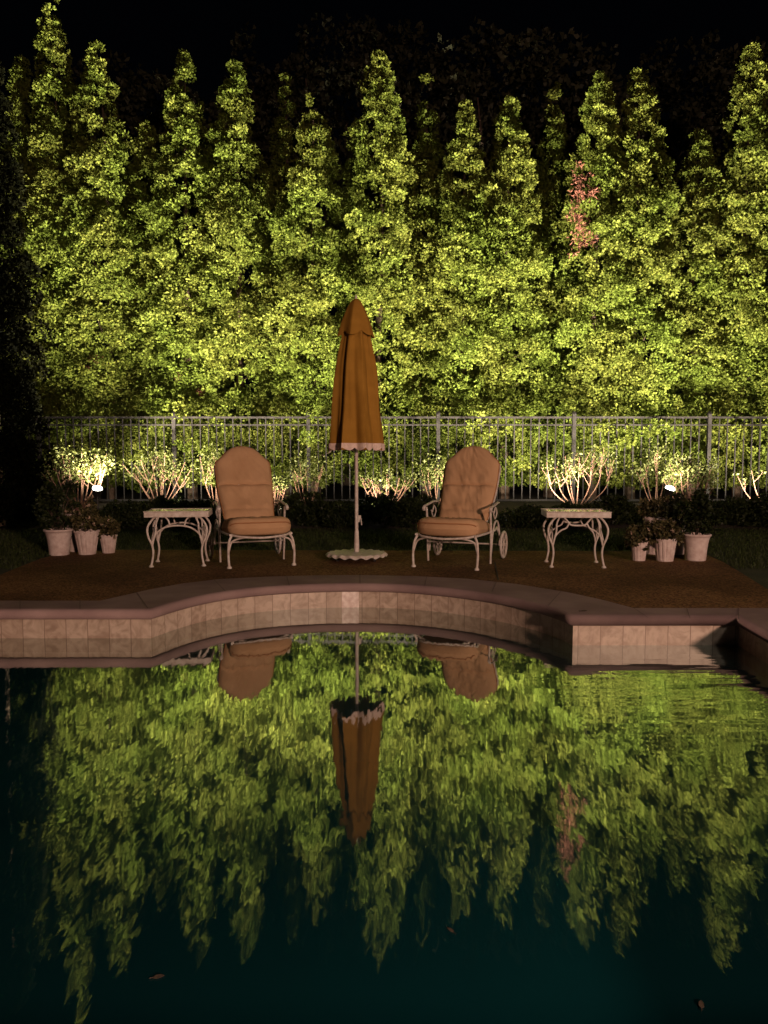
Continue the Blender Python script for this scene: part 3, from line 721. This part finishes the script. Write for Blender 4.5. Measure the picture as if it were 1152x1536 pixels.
def seat_fn(u, v, s):
    # v: 0 front .. 1 back
    hw = .325*(1-.10*v)
    ux = math.copysign(abs(u)**.9, u)
    yf = -.07*(1-u*u) + .05*abs(u)**6; yb_ = .66
    y = yf + (yb_-yf)*v; x = ux*hw*(1-.06*math.exp(-v/.05))
    edge = (1-abs(u)**6)*(1-(1-v)**22)*(1-v**10)
    T = .095*max(0, edge)**.42
    z = .385 - .05*v
    if s > 0:
        z += T*1.15 + wrinkle(u*2.5+1, v*4)*edge - .010*math.exp(-((v-.5)/.03)**2)*edge - .008*math.exp(-(u/.05)**2)*edge*(1 if v > .1 else 0) - .012*sm(.3, .8, v)*(1-u*u)
    else: z -= T*.8
    return Vector((x, y, z))
def make_chair(loc, rz, label):
    o = empty('lounge_chair', loc, rz, label, 'chair', 'wheeled lounge chairs beside the umbrella')
    sc_ = grid_solid(MB(), seat_fn, 40, 40).build('seat_cushion', M['cushion'], o)
    pp = [seat_fn(u_/20, .012, 1) for u_ in range(-19, 20)]
    MB().tube([p+Vector((0, -.006, -.006)) for p in pp], .005, 6, False).build('piping', M['piping'], sc_)
    bc = grid_solid(MB(), back_fn, 40, 56).build('back_cushion', M['cushion'], o)
    rim = []
    for j in range(2, 57): rim.append(Vector(back_fn(-1, j/56, 1)))
    for j in range(56, 1, -1): rim.append(Vector(back_fn(1, j/56, 1)))
    rim = [p for i, p in enumerate(rim) if i == 0 or (p-rim[i-1]).length > .004]
    MB().tube(rim, .006, 6, False).build('piping', M['piping'], bc)
    W = M['white_metal']
    for s in (-1, 1):
        l = MB().tube([(s*.285, .02, .315), (s*.315, .0, .25), (s*.325, -.015, .13), (s*.318, -.02, .0)], .012, 8)
        l.lathe([(.024, 0), (.024, .012), (.014, .024)], 10, c=(s*.318, -.02)); l.build('front_leg', W, o)
        MB().tube([(s*.322, -.012, .15), (s*.29, 0, .25), (s*.22, -.02, .285), (s*.14, -.05, .298)], .009, 7).build('leg_brace', W, o)
        MB().tube([(s*.33, .47, .0), (s*.335, .46, .2), (s*.335, .45, .4), (s*.335, .42, .56)], .016, 8, flat=.7).build('middle_leg', W, o)
        # side apron and scrolls
        MB().tube([(s*.30, .0, .318), (s*.325, .25, .32), (s*.325, .62, .32), (s*.315, .80, .34)], .012, 8).build('side_rail', W, o)
        MB().tube([(s*.328, .50, .1), (s*.33, .54, .28), (s*.33, .64, .40), (s*.33, .76, .40), (s*.33, .84, .28), (s*.33, .86, .14)], .010, 7).build('side_scroll', W, o)
        MB().tube([(s*.33, .56, .52), (s*.33, .64, .44), (s*.33, .72, .50), (s*.33, .66, .56), (s*.33, .60, .50)], .007, 6).build('side_scroll', W, o)
        MB().tube([(s*.325, .80, .60), (s*.345, .68, .605), (s*.35, .52, .585), (s*.35, .42, .575), (s*.35, .375, .555), (s*.35, .385, .53)], .017, 8, flat=.6).build('armrest', W, o)
        MB().tube([(s*.315, .80, .34), (s*.325, .88, .24), (s*.33, .90, .15)], .011, 7).build('rear_leg', W, o)
        wh = MB(); n = 28; cx = s*.365
        ring = [(cx, .90+math.cos(2*PI*k/n)*.135, .15+math.sin(2*PI*k/n)*.135) for k in range(n+1)]
        wh.tube(ring, .013, 7, False, False)
        for k in range(8):
            a = PI*2*k/8; wh.tube([(cx, .90, .15), (cx, .90+math.cos(a)*.13, .15+math.sin(a)*.13)], .005, 5, False)
        wh.tube([(cx-.02, .90, .15), (cx+.02, .90, .15)], .02, 10, False); wh.build('wheel', W, o)
    MB().tube([(-.29, .03, .318), (-.2, -.045, .303), (0, -.08, .292), (.2, -.045, .303), (.29, .03, .318)], .011, 8).build('front_rail', W, o)
    MB().tube([(-.365, .90, .15), (.365, .90, .15)], .009, 8, False).build('axle', W, o)
    MB().tube([(-.33, .47, .2), (.33, .47, .2)], .007, 8, False).build('cross_bar', W, o)
    fr = MB(); pts = [back_fn(-1, v_, -1)+Vector((0, .03, -.02)) for v_ in (.0, .2, .4, .6, .75, .85, .93)] ; pts2 = [Vector((-p.x, p.y, p.z)) for p in reversed(pts)]
    fr.tube([p*1.0 for p in pts] + [Vector((0, .99, 1.15))] + pts2, .011, 7)
    for k in range(-3, 4): fr.tube([(k*.07, .64, .42), (k*.07, .95, 1.05)], .005, 5, False)
    fr.build('back_frame', W, o)
    return o
def chair_at(fl, fr, rz, label):
    a, b = atz(*fl), atz(*fr); c = (a+b)/2; return make_chair((c.x, c.y+.03, DZ), rz, label)
chair_at((343, 850), (441, 851), R(21), 'tan cushioned lounge chair left of the umbrella, turned to the right')
chair_at((620, 852), (717, 854), R(-22), 'tan cushioned lounge chair right of the umbrella, its wheel showing on the right')

# ------------------------------------------------------------ side tables
def make_table(loc, rz, style, label):
    o = empty('side_table', loc, rz, label, 'table', 'white iron side tables by the chairs'); W = M['white_metal']
    H = .545; a, b = .305, .215
    t = MB(); 
    for s in (-1, 1):
        t.box((0, s*(b-.0125), H-.029), (2*a, .025, .056)); t.box((s*(a-.0125), 0, H-.029), (.025, 2*b-.0504, .0555))
    for s in (-1, 1): t.tube([(-a-.004, s*(b+.003), H-.003), (a+.004, s*(b+.003), H-.003)], .006, 6, False)
    t.build('top_frame', W, o, False)
    MB().box((0, 0, H-.006), (2*a-.052, 2*b-.052, .008)).build('glass_top', M['glass'], o, False)
    for sx in (-1, 1):
        for sy in (-1, 1):
            y0 = sy*.17
            l = MB().tube([(sx*.16, y0, .51), (sx*.225, y0, .475), (sx*.28, y0*1.05, .39), (sx*.275, y0*1.08, .30), (sx*.24, y0*1.05, .21), (sx*.232, y0*1.05, .12), (sx*.25, y0*1.12, .012)], .0105, 8)
            l.tube([(sx*.17, y0, .50), (sx*.20, y0*.98, .43), (sx*.205, y0, .35), (sx*.225, y0*1.03, .27), (sx*.238, y0*1.05, .21)], .009, 7)
            l.lathe([(.022, 0), (.024, .008), (.012, .022)], 10, c=(sx*.25, y0*1.12)); l.build('leg', W, o)
    for sy in (-1, 1):
        y0 = sy*.17; d = MB()
        if style == 0:
            d.tube([(-.245, y0*1.05, .22), (-.215, y0, .31), (-.14, y0, .375), (-.05, y0, .40), (.05, y0, .40), (.14, y0, .375), (.215, y0, .31), (.245, y0*1.05, .22)], .009, 7)
            for s in (-1, 1): d.tube([(s*.2, y0, .47), (s*.165, y0, .495), (s*.12, y0, .49), (s*.085, y0, .455), (s*.07, y0, .405)], .008, 7)
        else:
            d.tube([(-.19, y0, .50), (-.14, y0, .49), (-.10, y0, .45), (-.075, y0, .42), (-.04, y0, .41), (.04, y0, .41), (.075, y0, .42), (.10, y0, .45), (.14, y0, .49), (.19, y0, .50)], .009, 7)
            for s in (-1, 1): d.tube([(s*.235, y0, .24), (s*.21, y0, .31), (s*.16, y0, .36), (s*.11, y0, .385), (s*.085, y0, .43)], .008, 7)
        d.build('apron_scroll', W, o)
    for sx in (-1, 1):
        MB().tube([(sx*.25, -.17, .23), (sx*.235, -.12, .33), (sx*.235, 0, .38), (sx*.235, .12, .33), (sx*.25, .17, .23)], .008, 7).build('apron_scroll', W, o)
    return o
a, b = atz(226, 850), atz(299, 850); c = (a+b)/2; make_table((c.x, c.y+.19, DZ), R(8), 0, 'white iron side table with arched scrolls left of the left chair')
a, b = atz(829, 853), atz(908, 850); c = (a+b)/2; make_table((c.x, c.y+.19, DZ), R(-5), 1, 'white iron side table with flat scrolls right of the right chair')

# ------------------------------------------------------------ flower pots
def make_pot(px, py, topw, botw, hpx, style, label, plant, seed, lift=0., dy=0.):
    p = atz(px, py); p.y += dy; p.x *= (1+dy/7.7) if dy else 1
    k = p.y/F; h = hpx*k; r1 = topw/2*k; r0 = botw/2*k
    o = empty('flower_pot', (p.x, p.y, DZ+lift), 0, label, 'flower pot', 'white pots of plants on the deck')
    if style == 'bell':
        prof = [(r0*.96, 0), (r0, .01), (r0*1.0, h*.12), (r0*1.02, h*.16), (r0+(r1-r0)*.16, h*.4), (r0+(r1-r0)*.36, h*.65), (r0+(r1-r0)*.62, h*.84), (r1*.93, h*.91), (r1, h*.935), (r1*1.01, h*.985), (r1*.98, h), (r1*.88, h), (r1*.84, h*.9), (r1*.82, h*.88)]
        body = MB().lathe(prof, 40)
    else:
        nf = 14
        def fr_(a, i, r_, z_):
            f = abs(math.sin(a*nf/2)); t = z_/h
            if i < 2: return r_, z_
            if i > 7: return r_, z_ + (.012*f if i < 12 else 0)
            return r_*(1-.06*(1-f**.5)), z_
        prof = [(r0*.97, 0), (r0, .008), (r0*1.01, h*.06), (r0+(r1-r0)*.2, h*.25), (r0+(r1-r0)*.45, h*.5), (r0+(r1-r0)*.7, h*.75), (r0+(r1-r0)*.82, h*.86), (r1*.95, h*.9), (r1*1.02, h*.955), (r1*1.02, h*.98), (r1*.98, h), (r1*.9, h), (r1*.88, h*.9), (r1*.86, h*.88)]
        body = MB().lathe(prof, 112, fr_)
    body.build('pot', M['pot'], o)
    MB().lathe([(r1*.84, h*.87), (r1*.5, h*.9), (0, h*.91)], 20, cap0=False).build('soil', M['soil'], o)
    rng = np.random.default_rng(seed); rg = random.Random(seed)
    hp, wp, nl, fl_, mt = plant                          # height px, half width px, lobes, flowers share, material
    H2, W2 = hp*k, wp*k
    if H2 > 0:
        st = MB(); cs = []
        for j in range(nl):
            a = rg.uniform(0, 2*PI); q = rg.uniform(.1, 1)**.6; z = h*.92 + H2*rg.uniform(.12, 1)
            env = 1-.55*((z-h)/max(H2, .01)-.45)**2*2
            c0 = Vector((math.cos(a)*W2*q*env, math.sin(a)*W2*q*env*.8, z)); cs.append(c0)
            if j % 3 == 0: st.tube([(c0.x*.15, c0.y*.15, h*.88), (c0.x*.5, c0.y*.5, h*.9+(z-h*.9)*.6), tuple(c0)], .004, 5)
        st.build('stem', M['bark'], o)
        c = np.array([[*q] for q in cs]); d = unit(c-np.array([0, 0, h]))
        p_, e_, tb = clump_points(c, d, np.full(len(c), .06)*rng.uniform(.6, 1.3, len(c)), rng, 6, 7, 1.)
        leaf_mesh('foliage', p_, e_, .042, .024, rng, M[mt], o, .8, tb)
        if fl_:
            pick = rng.choice(len(p_), int(fl_), replace=False)
            for f0 in p_[pick] + e_[pick]*.015:
                q_ = f0[None, :] + rng.normal(0, .006, (7, 3))
                leaf_mesh('flower', q_, unit(rng.normal(0, 1, q_.shape)+np.array([0, -.6, .3])), .03, .022, rng, M['flower'], o, .5)
    return o
make_pot(89, 832, 43, 29, 39, 'bell', 'large bell shaped pot with a dark bush, leftmost of the left group', (66, 26, 44, 0, 'dark'), 1)
make_pot(118, 829, 34, 28, 57, 'bell', 'tall pale pot standing behind the scalloped pot in the left group', (22, 17, 12, 20, 'potleaf'), 2, dy=.16)
make_pot(131, 831, 37, 25, 35, 'flute', 'fluted scalloped pot in the middle of the left group', (26, 17, 22, 14, 'potleaf'), 3)
make_pot(163, 829, 26, 18, 26, 'flute', 'smallest fluted pot at the right end of the left group', (18, 13, 16, 10, 'potleaf'), 4)
make_pot(958, 840.5, 25, 19, 27, 'flute', 'small fluted pot with trailing flowers at the left end of the right group', (22, 19, 24, 26, 'potleaf'), 5)
make_pot(981, 834, 36, 26, 55, 'flute', 'tall fluted pot at the back of the right group', (26, 18, 18, 0, 'potleaf'), 6, dy=.2)
make_pot(997, 841, 34, 25, 33, 'flute', 'fluted pot with scalloped rim in the middle of the right group', (22, 22, 22, 6, 'potleaf'), 7)
make_pot(1013, 834, 30, 24, 52, 'bell', 'pale pot with pink flowers behind the large bell pot in the right group', (34, 20, 26, 30, 'potleaf'), 8, dy=.18)
make_pot(1043, 840, 43, 30, 40, 'bell', 'large bell shaped pot with a dark bush, rightmost of the right group', (60, 25, 46, 0, 'dark'), 9)

# ------------------------------------------------------------ fallen leaves
def fallen(px, py, z, rz, label):
    p = atz(px, py, z); o = MB()
    pts = [(-.022, 0, .003), (-.008, .010, .0055), (.010, .009, .006), (.026, 0, .0035), (.010, -.009, .0045), (-.008, -.010, .0035)]
    bt = [(x, y, q-.0012) for x, y, q in pts]
    o.add(pts + bt, [(0, 5, 4, 3, 2, 1)[::-1], (6, 7, 8, 9, 10, 11)[::-1]] + [(i, (i+1) % 6, 6+(i+1) % 6, 6+i) for i in range(6)])
    o.tube([(-.034, 0, .003), (-.02, 0, .004)], .0012, 5, False)
    ob = o.build('fallen_leaf', M['dryleaf'], None, False); ob.location = (p.x, p.y, z); ob.rotation_euler = (0, 0, rz); ob.scale = (.6,)*3 if z < .1 else (1.2,)*3; tag(ob, label, 'leaf')
M['dryleaf'] = mat('dry_leaf', (.10, .07, .045), .8, (.05, .03, .02), 60)
fallen(237, 1466, .0005, .3, 'small leaf floating on the dark water at the lower left')
fallen(1052, 1508, .0005, 1.2, 'small leaf floating on the dark water at the lower right corner')
fallen(676, 1396, .0005, 2.2, 'small leaf floating on the water below the reflected umbrella')
fallen(876, 917, DZ+.001, .5, 'dark leaf lying on the coping beside the corner of the bay')
# ------------------------------------------------------------ light
w = bpy.data.worlds.new('World'); sc.world = w; w.use_nodes = True
bg = w.node_tree.nodes['Background']; bg.inputs['Color'].default_value = (.10, .12, .2, 1); bg.inputs['Strength'].default_value = .004
def lamp(name, kind, loc, aim, power, color, size, **kw):
    l = bpy.data.lights.new(name, kind); l.energy = power; l.color = color; l.shadow_soft_size = size
    for k, v in kw.items(): setattr(l, k, v)
    o = bpy.data.objects.new(name, l); col.objects.link(o); o.location = loc
    o.rotation_euler = (Vector(aim)-Vector(loc)).to_track_quat('-Z', 'Y').to_euler(); return o
lamp('porch_lamp', 'POINT', (5.5, -7, 2.9), (0, 7, 1), 4300, (1, .62, .47), .35)
lamp('pool_floor_fill_lamp', 'SPOT', (6.6, -1.8, 7.0), (-2.6, 4.2, -1), 480, (1, .86, .74), .8, spot_size=R(105), spot_blend=.6)  # added unseen spot, lights the pool floor and casts the right wall's shadow

sc.render.engine = 'CYCLES'
sc.view_settings.view_transform = 'Standard'; sc.view_settings.look = 'None'; sc.view_settings.exposure = 0; sc.view_settings.gamma = 1
sc.cycles.max_bounces = 5; sc.cycles.diffuse_bounces = 1; sc.cycles.glossy_bounces = 3; sc.cycles.transparent_max_bounces = 12
sc.cycles.sample_clamp_indirect = 4
